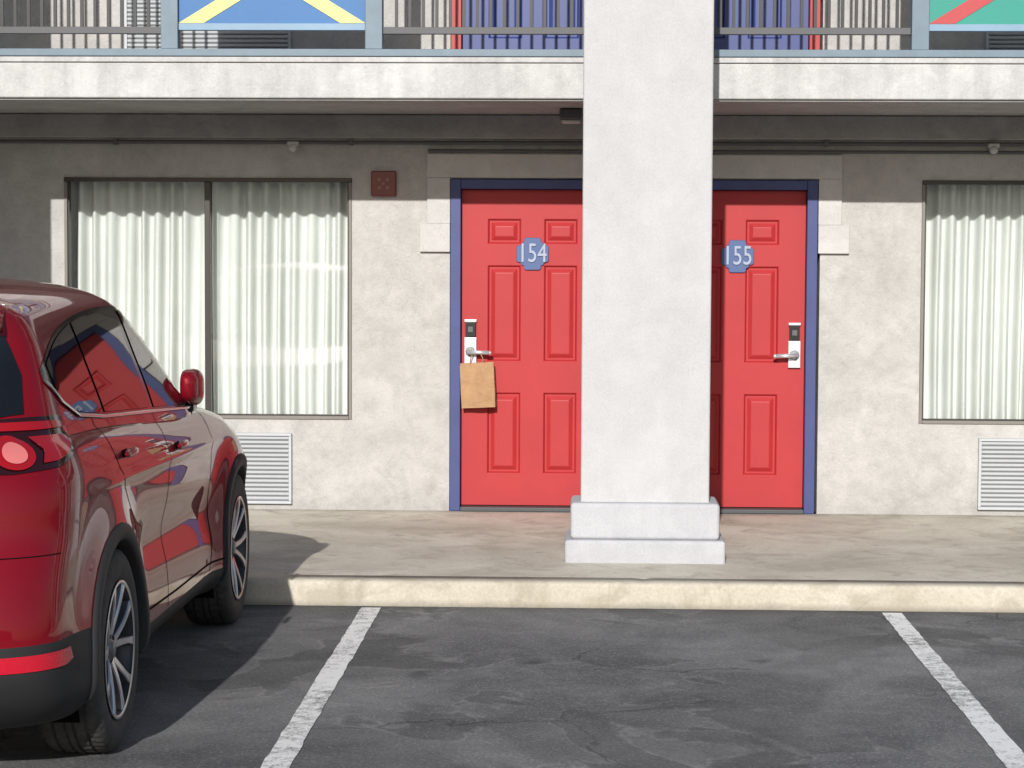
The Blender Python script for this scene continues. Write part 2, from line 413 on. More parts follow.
def lock(xc,zc,yf,sgn,parent):
    bm=bmesh.new()
    add_box(bm,xc-0.038,xc+0.038,yf-0.028,yf-0.001,zc-0.135,zc+0.035,0)
    add_box(bm,xc-0.032,xc+0.032,yf-0.034,yf-0.001,zc+0.038,zc+0.132,1)
    add_box(bm,xc-0.038,xc+0.038,yf-0.026,yf-0.0012,zc+0.135,zc+0.150,0)
    add_box(bm,xc-0.016,xc+0.016,yf-0.037,yf-0.0345,zc+0.07,zc+0.105,2)
    o=obj_from_bm('door_lock',bm,[M['chrome'],M['keypad'],M['conduit']],parent)
    md=o.modifiers.new('b','BEVEL'); md.width=0.007; md.segments=3; md.limit_method='ANGLE'
    bm=bmesh.new()
    cyl_between(bm,(xc,yf-0.02,zc-0.055),(xc,yf-0.075,zc-0.055),0.017,20)
    cyl_between(bm,(xc-sgn*0.012,yf-0.072,zc-0.055),(xc+sgn*0.125,yf-0.072,zc-0.060),0.014,20)
    cyl_between(bm,(xc,yf-0.027,zc-0.055),(xc,yf-0.033,zc-0.055),0.032,24)
    bmesh.ops.create_uvsphere(bm,u_segments=14,v_segments=8,radius=0.014,matrix=Matrix.Translation((xc+sgn*0.125,yf-0.072,zc-0.060)))
    obj_from_bm('door_lever',bm,M['chrome'],parent,smooth=True)
def door_set(a,zb,dm,fm,parent):
    dz=zb-ZW
    for s,(x0,x1) in enumerate(((a-1.13,a-0.22),(a+0.15,a+1.06))):
        z0,z1=DZ0+dz+0.025,DZ1+dz
        make_door('room_door',x0+0.003,x1-0.003,z0,z1-0.004,YW+0.045,dm,parent)
        boxes('door_frame',[(x0-0.066,x0,YW-0.028,YW+0.09,zb+0.002,z1+0.062),(x1,x1+0.066,YW-0.028,YW+0.09,zb+0.002,z1+0.062),
                            (x0+0.0005,x1-0.0005,YW-0.026,YW+0.09,z1,z1+0.0605)],fm,parent,bevel=0.004)
        boxes('door_stop',[(x0,x1,YW+0.088,YW+0.12,zb+0.01,z1)],M['dark'],parent)
        boxes('door_threshold',[(x0+0.001,x1-0.001,YW-0.045,YW+0.087,zb+0.001,zb+0.030)],M['threshold'],parent,bevel=0.006)
        if s==0: lock(x0+0.062,1.205+dz,YW+0.045,1,parent)
        else: lock(x1-0.067,1.195+dz,YW+0.045,-1,parent)
    yp=YW-0.022
    boxes('door_surround',[(a-1.345,a-1.198,yp,YW-0.001,1.965+dz,2.255+dz),(a+1.130,a+1.277,yp,YW-0.001,1.965+dz,2.255+dz),
         (a-1.345,a+1.277,yp,YW-0.001,2.2551+dz,2.405+dz),(a-0.152,a+0.082,yp,YW-0.001,zb+0.001,2.2549+dz),
         (a-1.39,a-1.198,yp-0.010,YW-0.001,1.785+dz,1.9649+dz),(a+1.130,a+1.325,yp-0.010,YW-0.001,1.785+dz,1.9649+dz)],M['trim'],parent,bevel=0.004)
def curtain_obj(x0,x1,z0,z1,y,parent,seed):
    rnd=random.Random(seed); n=int((x1-x0)/0.005); rows=14
    per=0.092; phs=[]; p=rnd.uniform(0,6); loc=per
    for i in range(n+1):
        if i%16==0: loc=per*rnd.uniform(0.70,1.50)
        p+=2*math.pi*((x1-x0)/n)/loc
        phs.append(p)
    ks=[rnd.uniform(0.6,1.35) for _ in range(200)]
    vs=[];fs=[]
    for j in range(rows+1):
        t=j/rows; z=z0+(z1-z0)*t
        for i in range(n+1):
            x=x0+(x1-x0)*i/n
            am=0.045*ks[int(phs[i]/(2*math.pi))%200]*(0.75+0.35*(1-t))
            s=math.sin(phs[i]+0.45*math.sin(3*t+i*0.01))
            yy=am*(math.copysign(abs(s)**0.8,s))+0.010*math.sin(phs[i]*0.37+t*4)
            vs.append((x,y+yy,z))
    for j in range(rows):
        for i in range(n):
            a_=j*(n+1)+i; fs.append((a_,a_+1,a_+n+2,a_+n+1))
    return mesh('curtain',vs,fs,M['curtain'],parent,smooth=True)
def window_set(x0,x1,z0,z1,parent,seed):
    f=0.026; y0=YW-0.012; y1=YW+0.07; mid=(x0+x1)/2-0.005
    boxes('window_frame',[(x0+0.001,x1-0.001,y0,y1,z1-f,z1-0.001),(mid-0.018,mid+0.018,y0+0.018,y1,z0+f,z1-f-0.0005)],M['bronze'],parent,bevel=0.003)
    boxes('window_side_frame',[(x0+0.001,x0+f-0.006,y0+0.004,y1,z0+0.001,z1-f-0.001),(x1-f+0.006,x1-0.001,y0+0.004,y1,z0+0.001,z1-f-0.001),
          (x0+f-0.0055,x1-f+0.0055,y0,y1,z0+0.001,z0+f-0.004)],M['tanframe'],parent,bevel=0.003)
    boxes('window_inner_frame',[(x0+0.0205,x0+0.030,y0+0.025,y1-0.005,z0+f-0.003,z1-f-0.001),(x1-0.030,x1-0.0205,y0+0.025,y1-0.005,z0+f-0.003,z1-f-0.001),
          (x0+0.031,x1-0.031,y0+0.025,y1-0.005,z0+f-0.0035,z0+f+0.004)],M['bronze'],parent)
    for (ga,gb,gy,rx) in ((x0+0.02,mid,YW+0.03,0.002),(mid,x1-0.02,YW+0.042,-0.003)):
        mesh('window_glass',[(ga,gy,z0+0.02),(gb,gy+rx,z0+0.02),(gb,gy+rx+0.002,z1-0.02),(ga,gy+0.002,z1-0.02)],[(0,1,2,3)],M['glass'],parent)
    curtain_obj(x0-0.05,mid-0.01,z0-0.06,z1+0.02,YW+0.215,parent,seed)
    curtain_obj(mid-0.002,x1+0.05,z0-0.06,z1+0.02,YW+0.22,parent,seed+1)
def vent(x0,x1,z0,z1,parent):
    l=[(x0,x1,YW-0.035,YW-0.001,z0,z0+0.018),(x0,x1,YW-0.035,YW-0.001,z1-0.018,z1),(x0,x0+0.018,YW-0.034,YW-0.001,z0+0.0185,z1-0.0185),(x1-0.018,x1,YW-0.034,YW-0.001,z0+0.0185,z1-0.0185)]
    boxes('vent_frame',l,M['vent'],parent,bevel=0.003)
    bm=bmesh.new(); n=15; h=(z1-z0-0.04)/n
    for i in range(n):
        zc=z0+0.02+(i+0.5)*h
        vs=[bm.verts.new(p) for p in ((x0+0.019,YW-0.014,zc-h*0.49),(x1-0.019,YW-0.014,zc-h*0.49),(x1-0.019,YW-0.027,zc-h*0.10),(x0+0.019,YW-0.027,zc-h*0.10),
              (x1-0.019,YW-0.029,zc+h*0.42),(x0+0.019,YW-0.029,zc+h*0.42))]
        bm.faces.new([vs[0],vs[1],vs[2],vs[3]]); bm.faces.new([vs[3],vs[2],vs[4],vs[5]])
    obj_from_bm('vent_louvers',bm,M['vent'],parent)
    boxes('vent_back',[(x0+0.0185,x1-0.0185,YW-0.012,YW-0.0015,z0+0.0188,z1-0.0188)],M['ventdark'],parent)

for ui,a in enumerate(units):
    door_set(a,ZW,M['reddoor'],M['blueframe'],motel)
    door_set(a,ZU,M['bluedoor'],M['redframe'],motel)
    for dz,zz in ((0,0.710),(1,ZU+0.61)):
        h=1.54 if dz==0 else 1.51
        window_set(a+WL[0],a+WL[1],zz,zz+h,motel,ui*10+dz*3)
        window_set(a+WR[0],a+WR[1],zz,zz+h,motel,ui*10+dz*3+100)
    for b in ((a-3.27,a-2.21),(a+2.160,a+3.230)):
        vent(b[0],b[1],0.168,0.622,motel)
        vent(b[0],b[1],ZU+0.04,ZU+0.49,motel)

YR=12.73
pc=[('pblue','pyellow'),('pgreen','pred')]
for kx in range(-3,3):
    c0=AX+PER*kx+0.347; c1=AX+PER*(kx+1)-0.347; mid=(c0+c1)/2
    if c1>XR or c0<XL: continue
    pl,pr=mid-0.54,mid+0.54
    lst=[(c0,c1,YR-0.075,YR+0.03,2.902,2.945)]
    lst+=[(pl-0.10,pl,YR-0.045,YR+0.045,2.946,3.97),(pr,pr+0.10,YR-0.045,YR+0.045,2.946,3.97)]
    boxes('railing_post',lst,M['steelblue'],motel,bevel=0.005)
    boxes('railing_rail',[(c0,pl-0.101,YR-0.02,YR+0.02,3.035,3.075),(pr+0.101,c1,YR-0.02,YR+0.02,3.035,3.075)],M['conduit'],motel,bevel=0.003)
    boxes('railing_top',[(c0,c1,YR-0.035,YR+0.035,3.972,4.02)],M['steelblue'],motel,bevel=0.004)
    bm=bmesh.new()
    for (u,v) in ((c0,pl-0.1),(pr+0.1,c1)):
        n=int((v-u)/0.078)
        for i in range(1,n+1):
            xx=u+(v-u)*i/(n+1); add_box(bm,xx-0.009,xx+0.009,YR-0.009,YR+0.009,3.076,3.971)
    obj_from_bm('railing_balusters',bm,M['black'],motel)
    fld,dg=pc[(kx+1)%2]
    za,zb_=3.055,3.71
    boxes('railing_panel',[(pl+0.001,pr-0.001,YR-0.012,YR+0.012,za+0.04,zb_-0.04)],M[fld],motel)
    boxes('railing_panel_border',[(pl+0.0005,pr-0.0005,YR-0.025,YR+0.025,za,za+0.04),(pl+0.0005,pr-0.0005,YR-0.025,YR+0.025,zb_-0.04,zb_)],M['pborder'],motel,bevel=0.003)
    bm=bmesh.new()
    za2,zb2=za+0.042,zb_-0.042
    for (xa,xb) in ((pl,pr),(pr,pl)):
        d=Vector((xb-xa,zb2-za2)).normalized(); w=0.068; nx=w/abs(d.y)
        yy=YR-0.0165 if xa<xb else YR-0.019
        s=1 if xb>xa else -1
        pts=[(xa,za2),(xa+s*nx,za2),(xb,zb2),(xb-s*nx,zb2)]
        f1=[bm.verts.new((p[0],yy,p[1])) for p in pts]; f2=[bm.verts.new((p[0],YR-0.0115,p[1])) for p in pts]
        bm.faces.new(f1)
        for i in range(4): bm.faces.new([f1[i],f1[(i+1)%4],f2[(i+1)%4],f2[i]])
    obj_from_bm('railing_panel_cross',bm,M[dg],motel)

def number_sign(txt,xc,zc):
    y=YW+0.045
    h=0.103; s=0.070; t=0.045
    q=[(h,t),(h-0.010,t+0.008),(s+0.006,t+0.010),(s,s),(t+0.010,s+0.006),(t+0.008,h-0.010),(t,h)]
    pts=[]
    for k in range(4):
        for (a,b) in q:
            for _ in range(k): a,b=-b,a
            pts.append((a,b))
    n=len(pts); vs=[];fs=[]
    for yy,sc in ((y-0.014,0.97),(y-0.011,1.0),(y-0.003,1.0)):
        for (a,b) in pts: vs.append((xc+a*sc,yy,zc+b*sc))
    fs.append(tuple(range(n)))
    for r in range(2):
        for i in range(n): fs.append((r*n+i,r*n+(i+1)%n,(r+1)*n+(i+1)%n,(r+1)*n+i))
    root=mesh('room_number_sign',vs,fs,M['plate'])
    cu=bpy.data.curves.new('numerals','FONT'); cu.body=txt; cu.size=0.170; cu.extrude=0.004; cu.align_x='CENTER'; cu.align_y='CENTER'
    cu.bevel_depth=0.0006
    o=bpy.data.objects.new('numerals',cu); COL.objects.link(o); cu.materials.append(M['numeral'])
    o.rotation_euler=(math.pi/2,0,0); o.location=(xc,y-0.020,zc); o.scale=(0.74,1,1); o.parent=root
number_sign('154',-0.345,1.775)
number_sign('155',0.957,1.765)

def fire_alarm():
    x0,x1,z0,z1=-1.37,-1.21,2.135,2.295
    root=boxes('fire_alarm_sounder',[(x0,x1,YW-0.045,YW-0.001,z0,z1)],M['alarm'],None,bevel=0.008)
    bm=bmesh.new(); cx,cz=(x0+x1)/2,(z0+z1)/2
    for i in range(4):
        a=math.pi/4+i*math.pi/2
        add_box(bm,cx+0.036*math.cos(a)-0.010,cx+0.036*math.cos(a)+0.010,YW-0.050,YW-0.044,cz+0.036*math.sin(a)-0.010,cz+0.036*math.sin(a)+0.010)
    cyl_between(bm,(cx,YW-0.056,cz),(cx,YW-0.044,cz),0.010,16)
    obj_from_bm('grille',bm,M['alarm2'],root)
fire_alarm()
def sensor(x):
    r=boxes('security_sensor',[(x-0.035,x+0.035,YW-0.10,YW-0.051,2.452,2.478)],M['whiteplastic'],None,bevel=0.006)
    bm=bmesh.new(); bmesh.ops.create_uvsphere(bm,u_segments=20,v_segments=12,radius=0.028,matrix=Matrix.Translation((x,YW-0.085,2.44)))
    obj_from_bm('lens',bm,M['whiteplastic'],r,smooth=True)
sensor(-1.86); sensor(2.54)
r=boxes('ceiling_light',[(-0.17,-0.03,13.30,13.44,2.585,2.652)],M['conduit'],None,bevel=0.012)
boxes('diffuser',[(-0.155,-0.045,13.315,13.425,2.565,2.584)],M['whiteplastic'],r,bevel=0.006)

def bag():
    W,H,D=0.215,0.285,0.10
    bm=bmesh.new(); nx,nz=12,14
    top_d=0.012
    def pt(side,u,t):
        d=(D*(1-t)**0.9*0.62+top_d)/2
        w=W/2*(1+0.012*math.sin(3*t))
        x=(u*2-1)*w
        crump=0.004*math.sin(9*u+5*t)*math.sin(7*t+2)
        return Vector((x,side*d+crump,-H*(1-t)))
    for side in (-1,1):
        g=[[bm.verts.new(pt(side,i/nx,j/nz)) for i in range(nx+1)] for j in range(nz+1)]
        for j in range(nz):
            for i in range(nx): bm.faces.new([g[j][i],g[j][i+1],g[j+1][i+1],g[j+1][i]])
        if side==-1: A=g
        else: B=g
    for j in range(nz):
        for i,sg in ((0,1),(nx,-1)):
            t0=j/nz;t1=(j+1)/nz
            m0=bm.verts.new((A[j][i].co+B[j][i].co)/2+Vector((sg*0.022*t0,0,0))); m1=bm.verts.new((A[j+1][i].co+B[j+1][i].co)/2+Vector((sg*0.022*t1,0,0)))
            bm.faces.new([A[j][i],m0,m1,A[j+1][i]]); bm.faces.new([m0,B[j][i],B[j+1][i],m1])
    bm.faces.new([A[0][i] for i in range(nx+1)]+[B[0][i] for i in range(nx,-1,-1)])
    bmesh.ops.remove_doubles(bm,verts=bm.verts,dist=1e-5)
    o=obj_from_bm('paper_bag',bm,M['kraft'])
    md=o.modifiers.new('s','SOLIDIFY'); md.thickness=0.0008
    for side in (-1,1):
        cu=bpy.data.curves.new('handle','CURVE'); cu.dimensions='3D'; cu.bevel_depth=0.0025; cu.bevel_resolution=3
        sp=cu.splines.new('BEZIER'); pts=[(-0.045,side*0.008,-0.04),(-0.030,side*0.006,0.045),(0.004,side*0.004,0.075),(0.033,side*0.006,0.045),(0.045,side*0.008,-0.04)]
        sp.bezier_points.add(len(pts)-1)
        for b,p in zip(sp.bezier_points,pts): b.co=p; b.handle_left_type=b.handle_right_type='AUTO'
        h=bpy.data.objects.new('handle',cu); COL.objects.link(h); cu.materials.append(M['kraft']); h.parent=o
    o.location=(-0.695,YW-0.028,1.082); o.rotation_euler=(math.radians(3),math.radians(-3),math.radians(-6))
bag()

# ------------------------------------------------------------------ car
car=empty('parked_car')
CX,CY=-2.575,6.80
AR,AF=0.95,3.65; RW=0.366
def sm(a,b,x):
    t=max(0,min(1,(x-a)/(b-a))); return t*t*(3-2*t)
def catmull(keys,n):
    out=[]; m_=len(keys)
    for i in range(m_-1):
        p0=keys[max(i-1,0)];p1=keys[i];p2=keys[i+1];p3=keys[min(i+2,m_-1)]
        for s in range(n):
            t=s/n
            out.append([0.5*((2*b)+(-a+c)*t+(2*a-5*b+4*c-d)*t*t+(-a+3*b-3*c+d)*t**3) for a,b,c,d in zip(p0,p1,p2,p3)])
    out.append(list(keys[-1])); return out
NR,NS,NF=18,110,22
def ring(w,yr,yf,Lr,Lf,nr,nf):
    pts=[]
    for i in range(NR):
        th=(math.pi/2)*i/NR
        pts.append((w*math.sin(th)**(2/nr),yr+Lr*(1-math.cos(th)**(2/nr))))
    ya,yb=yr+Lr,yf-Lf
    for i in range(NS+1): pts.append((w,ya+(yb-ya)*i/NS))
    for i in range(1,NF+1):
        th=(math.pi/2)*(1-i/NF)
        pts.append((w*max(0,math.sin(th))**(2/nf),yf-Lf*(1-math.cos(th)**(2/nf)) ) if i<NF else (0.0,yf))
    return pts
def hshape(y):
    return 0.085*(1-sm(0.6,3.1,y)) - 0.175*sm(3.0,4.5,y)
def build_shell(keys,sub,cabin):
    rows=catmull(keys,sub); vs=[];np_=None
    for (z,w,yr,yf,Lr,Lf,nr,nf) in rows:
        rg=ring(max(w,0.003),yr,yf,Lr,Lf,nr,nf); np_=len(rg)
        half=[]
        for (x,y) in rg:
            zz=z
            if not cabin:
                t=max(0,min(1,(z-0.50)/0.58)); zz=z+hshape(y)*t
                d=math.hypot(y-AR,zz-RW); d2=math.hypot(y-AF,zz-RW)
                if x>0.6:
                    k=sm(0.6,0.8,x)
                    x+=k*0.040*(math.exp(-((d-0.42)/0.13)**2)+math.exp(-((d2-0.42)/0.13)**2))
                    x-=k*0.024*math.exp(-((zz-0.60-0.03*(3.65-y))/0.10)**2)*sm(1.35,1.7,y)*(1-sm(2.9,3.25,y))
                    x+=k*0.010*math.exp(-((zz-0.93-0.02*(3.0-y))/0.025)**2)*sm(0.5,1.0,y)*(1-sm(3.2,4.0,y))
            else:
                t=sm(1.45,1.66,z); zz=z-0.026*t*((y-1.65)/1.1)**2
                zz-=0.02*(x/0.6)**2*sm(1.56,1.68,z)
            half.append((x,y,zz))
        vs+=half
        vs+=[(-x,y,zz) for (x,y,zz) in half[1:-1]][::-1]
    n=2*np_-2; fs=[]
    for j in range(len(rows)-1):
        for i in range(n): fs.append((j*n+i,j*n+(i+1)%n,(j+1)*n+(i+1)%n,(j+1)*n+i))
    fs.append(tuple(range(n))[::-1]); fs.append(tuple(range((len(rows)-1)*n,len(rows)*n)))
    return vs,fs
low=[
(0.20,0.70,0.36,4.12,0.30,0.60,3,2.6),
(0.22,0.80,0.22,4.28,0.30,0.70,3,2.6),
(0.30,0.872,0.09,4.42,0.32,0.80,3,2.6),
(0.40,0.882,0.02,4.50,0.34,0.85,3,2.5),
(0.50,0.878,0.0,4.54,0.36,0.88,2.9,2.5),
(0.60,0.874,0.0,4.55,0.38,0.90,2.8,2.4),
(0.70,0.874,0.02,4.55,0.40,0.90,2.7,2.4),
(0.80,0.880,0.07,4.545,0.42,0.90,2.7,2.4),
(0.90,0.884,0.085,4.53,0.44,0.90,2.7,2.4),
(0.96,0.880,0.10,4.50,0.44,0.90,2.7,2.4),
(1.01,0.864,0.13,4.45,0.44,0.88,2.7,2.4),
(1.05,0.842,0.17,4.38,0.42,0.85,2.7,2.4),
(1.075,0.81,0.23,4.30,0.40,0.80,2.7,2.4),
(1.09,0.72,0.34,4.15,0.36,0.70,2.7,2.4),
(1.105,0.52,0.6,3.85,0.3,0.5,2.6,2.4),
(1.115,0.25,1.0,3.4,0.2,0.3,2.5,2.4),
(1.12,0.01,1.4,3.0,0.1,0.1,2.5,2.4)]
cab=[
(1.00,0.835,0.22,3.40,0.34,0.55,2.8,2.4),
(1.08,0.832,0.23,3.28,0.34,0.52,2.8,2.4),
(1.14,0.815,0.25,3.17,0.34,0.50,2.9,2.4),
(1.25,0.778,0.33,2.98,0.32,0.48,3.0,2.4),
(1.38,0.728,0.44,2.77,0.28,0.44,3.1,2.5),
(1.48,0.690,0.50,2.60,0.26,0.42,3.2,2.5),
(1.55,0.660,0.50,2.48,0.26,0.42,3.2,2.5),
(1.605,0.625,0.47,2.37,0.28,0.42,3.0,2.5),
(1.648,0.560,0.50,2.26,0.28,0.42,3.0,2.5),
(1.675,0.43,0.62,2.10,0.28,0.40,2.8,2.5),
(1.690,0.20,0.95,1.80,0.2,0.25,2.6,2.5),
(1.693,0.01,1.2,1.5,0.1,0.1,2.5,2.5)]
lv,lf=build_shell(low,5,False); cv,cf=build_shell(cab,5,True)
bvh=BVHTree.FromPolygons([Vector(v) for v in lv]+[Vector(v) for v in cv],[tuple(f) for f in lf]+[tuple(i+len(lv) for i in f) for f in cf])
def W(p): return (p[0]+CX,p[1]+CY,p[2])
F=[];FM=[]
for f in lf:
    c=Vector((0,0,0))
    for i in f: c+=Vector(lv[i])
    c/=len(f)
    if len(f)==4 and abs(c.x)>0.55 and any(math.hypot(c.y-a,c.z-RW)<0.425 for a in (AR,AF)): continue
    if len(f)>4: FM.append(1 if c.z<0.5 else 0)
    elif c.z<0.345 or (c.y<0.60 and c.z<0.52) or (c.y>4.1 and c.z<0.40): FM.append(1)
    else: FM.append(0)
    F.append(f)
mesh('body',[W(v) for v in lv],F,[M['paint'],M['clad']],car,True,FM)
mesh('cabin',[W(v) for v in cv],cf,[M['paint']],car,True)

def proj(axis,u,v,off,sgn=1):
    if axis=='side': org=Vector((3*sgn,u,v)); d=Vector((-sgn,0,0))
    elif axis=='rear': org=Vector((u,-3,v)); d=Vector((0,1,0))
    elif axis=='front': org=Vector((u,8,v)); d=Vector((0,-1,0))
    elif axis=='top': org=Vector((u,v,4)); d=Vector((0,0,-1))
    elif axis=='cyl':
        c=Vector((0.50*sgn,0.60,v)); d0=Vector((math.sin(u)*sgn,-math.cos(u),0)); org=c+3*d0; d=-d0
    h=bvh.ray_cast(org,d)
    if h[0] is None: return None
    n=h[1]
    if n.dot(d)>0: n=-n
    return h[0]+n*off
def patch(name,outline,axis,off,m,step=0.035,sgn=1,vstep=None):
    bm=bmesh.new(); vs=[bm.verts.new((p[0],p[1],0)) for p in outline]; bm.faces.new(vs)
    us=[p[0] for p in outline]; ws=[p[1] for p in outline]
    k=min(us)+step
    while k<max(us): 
        bmesh.ops.bisect_plane(bm,geom=bm.verts[:]+bm.edges[:]+bm.faces[:],plane_co=(k,0,0),plane_no=(1,0,0)); k+=step
    vstep=vstep or step
    k=min(ws)+vstep
    while k<max(ws):
        bmesh.ops.bisect_plane(bm,geom=bm.verts[:]+bm.edges[:]+bm.faces[:],plane_co=(0,k,0),plane_no=(0,1,0)); k+=vstep
    bad=[]
    for v in bm.verts:
        p=proj(axis,v.co.x,v.co.y,off,sgn)
        if p is None: bad.append(v)
        else: v.co=Vector(W(p))
    if bad: bmesh.ops.delete(bm,geom=bad,context='VERTS')
    return obj_from_bm(name,bm,m,car,True)
def resample(pts,step):
    out=[pts[0]]
    for a,b in zip(pts[:-1],pts[1:]):
        l=math.hypot(b[0]-a[0],b[1]-a[1]); n=max(1,int(l/step))
        for i in range(1,n+1): out.append((a[0]+(b[0]-a[0])*i/n,a[1]+(b[1]-a[1])*i/n))
    return out
def smooth_poly(pts,n=6): return [tuple(p) for p in catmull([list(p) for p in pts],n)]
def strip(name,pts,width,axis,off,m,sgn=1,step=0.02):
    pts=resample(pts,step); vs=[];fs=[]; prev=None
    for i,p in enumerate(pts):
        a=pts[max(0,i-1)];b=pts[min(len(pts)-1,i+1)]
        dx,dy=b[0]-a[0],b[1]-a[1]; l=math.hypot(dx,dy) or 1; nx,ny=-dy/l*width/2,dx/l*width/2
        q1=proj(axis,p[0]+nx,p[1]+ny,off,sgn);q2=proj(axis,p[0],p[1],off*1.6,sgn);q3=proj(axis,p[0]-nx,p[1]-ny,off,sgn)
        if q1 is None or q2 is None or q3 is None: prev=None; continue
        vs+=[W(q1),W(q2),W(q3)]; j=len(vs)-3
        if prev is not None: fs+=[(prev,prev+1,j+1,j),(prev+1,prev+2,j+2,j+1)]
        prev=j
    return mesh(name,vs,fs,m,car,True)
dlo=smooth_poly([(3.06,1.125),(2.90,1.245),(2.70,1.385),(2.50,1.495),(2.32,1.545),(2.0,1.566),(1.6,1.562),(1.25,1.540),(0.95,1.495),(0.72,1.430),(0.62,1.385)],5)
bot=smooth_poly([(0.60,1.345),(0.68,1.275),(0.85,1.215),(1.2,1.185),(1.7,1.160),(2.3,1.130),(2.8,1.105),(3.06,1.098)],4)
def zt(y):
    for a,b in zip(dlo[:-1],dlo[1:]):
        if min(a[0],b[0])<=y<=max(a[0],b[0]):
            t=(y-a[0])/((b[0]-a[0]) or 1); return a[1]+(b[1]-a[1])*t
def zbm(y):
    for a,b in zip(bot[:-1],bot[1:]):
        if min(a[0],b[0])<=y<=max(a[0],b[0]):
            t=(y-a[0])/((b[0]-a[0]) or 1); return a[1]+(b[1]-a[1])*t
def win(y0,y1,ins=0.016):
    n=18
    ys=[y0+(y1-y0)*i/n for i in range(n+1)]
    top=[(y,zt(y)-ins) for y in ys]; b=[(y,zbm(y)+ins*0.8) for y in ys]
    pts=[(y,t) for (y,t),(_,bb) in zip(top,b) if t>bb+0.004]; pb=[(y,bb) for (y,t),(_,bb) in zip(top,b) if t>bb+0.004]
    return pts+pb[::-1]
pi=math.pi
for sg in (1,-1):
    patch('window_surround',dlo+bot,'side',0.003,M['gloss'],sgn=sg)
    for (a,b) in ((2.09,3.00),(1.24,2.01),(0.68,1.20)):
        patch('side_glass',win(a,b),'side',0.0065,M['cglass'],sgn=sg)
    strip('beltline_trim',[(0.61,1.345),(0.69,1.272),(0.86,1.212),(1.2,1.182),(1.7,1.157),(2.3,1.127),(2.8,1.102),(3.05,1.095)],0.012,'side',0.008,M['trimchrome'],sg)
    strip('door_gap',smooth_poly([(3.03,1.07),(3.06,0.95),(3.07,0.7),(3.05,0.45),(3.0,0.345)],4),0.007,'side',0.0012,M['gap'],sg)
    strip('door_gap',[(2.05,1.135),(2.06,0.9),(2.05,0.6),(2.03,0.345)],0.007,'side',0.0012,M['gap'],sg)
    strip('door_gap',smooth_poly([(1.03,1.19),(1.10,1.02),(1.24,0.86),(1.40,0.74),(1.47,0.60),(1.48,0.42),(1.45,0.345)],4),0.007,'side',0.0012,M['gap'],sg)
    strip('sill_line',[(1.42,0.40),(2.2,0.385),(3.2,0.38)],0.008,'side',0.002,M['gap'],sg)
    for (hy,hz) in ((1.27,1.045),(2.28,0.985)):
        p=proj('side',hy,hz,0.0,sg)
        bm=bmesh.new(); bmesh.ops.create_uvsphere(bm,u_segments=20,v_segments=12,radius=1)
        for v in bm.verts: v.co=Vector((v.co.x*0.014,math.copysign(abs(v.co.y)**0.55,v.co.y)*0.10,v.co.z*0.016))
        for v in bm.verts: v.co=Vector(W(Vector(v.co)+p+Vector((sg*0.022,0,0))))
        obj_from_bm('door_handle',bm,M['paint'],car,True)
        strip('handle_recess',[(hy-0.070,hz-0.002),(hy+0.03,hz-0.002)],0.028,'side',0.001,M['gap'],sg)
    bm=bmesh.new(); bmesh.ops.create_uvsphere(bm,u_segments=36,v_segments=24,radius=1)
    for v in bm.verts:
        c=v.co.copy(); e=lambda t,p:math.copysign(abs(t)**p,t)
        y=e(c.y,0.60)*0.110; z=e(c.z,0.60)*0.090
        x=e(c.x,0.8)*0.060 if c.x>0 else e(c.x,0.5)*0.040
        k=0.5-0.5*(y/0.110)
        z*= 1-0.25*k; x*=1-0.20*k
        z+=0.016*k
        v.co=Vector(W((sg*(0.830+x),2.83+y,1.182+z)))
    for f in bm.faces:
        cc=f.calc_center_median(); f.material_index=1 if (cc.z<1.124 or abs(cc.x-CX)<0.803) else 0
    obj_from_bm('wing_mirror',bm,[M['paint'],M['gloss']],car,True)
    bm=bmesh.new(); add_box(bm,CX+sg*0.80-0.04,CX+sg*0.80+0.04,CY+2.86,CY+2.97,1.075,1.13)
    mo=obj_from_bm('mirror_mount',bm,M['gloss'],car); md=mo.modifiers.new('b','BEVEL'); md.width=0.015; md.segments=3
    D=0.045
    tl=[(0.10,1.020),(0.55,1.018),(1.0,1.032),(1.35,1.066),(1.64,1.128),(1.78,1.172),(1.45,1.190),(1.0,1.190),(0.5,1.185),(0.10,1.172)]
    patch('tail_lamp_housing',[(a,b+D) for a,b in tl],'cyl',0.004,M['lampdark'],0.06,sg,0.03)
    tl2=[(0.84,1.046),(1.0,1.050),(1.32,1.080),(1.52,1.120),(1.3,1.128),(1.0,1.128),(0.84,1.126),(0.90,1.086)]
    patch('tail_lamp',[(a,b+D) for a,b in tl2],'cyl',0.009,M['lampred'],0.06,sg,0.03)
    tl3=[(0.14,1.142),(0.5,1.146),(0.9,1.147),(1.3,1.149),(1.60,1.150),(1.66,1.163),(1.3,1.173),(0.9,1.174),(0.5,1.172),(0.14,1.162)]
    patch('tail_lamp',[(a,b+D) for a,b in tl3],'cyl',0.008,M['lampred'],0.06,sg,0.03)
    cc=[(0.60+0.19*math.cos(t*pi/16),1.080+0.052*math.sin(t*pi/16)) for t in range(32)]
    patch('tail_lamp_ring',[(a,b+D) for a,b in cc],'cyl',0.010,M['lampred'],0.05,sg,0.02)
    cc=[(0.60+0.110*math.cos(t*pi/16),1.076+0.030*math.sin(t*pi/16)) for t in range(32)]
    patch('tail_lamp_bulb',[(a,b+D) for a,b in cc],'cyl',0.014,M['lampinner'],0.05,sg,0.02)
    patch('bumper_reflector',[(0.12,0.440),(0.86,0.440),(0.98,0.450),(0.94,0.492),(0.12,0.492)],'cyl',0.006,M['reflector'],0.06,sg,0.02)
    strip('bumper_gap',[(0.0,0.80),(0.5,0.80),(0.9,0.80)],0.004,'cyl',0.0010,M['gap'],sg,0.05)
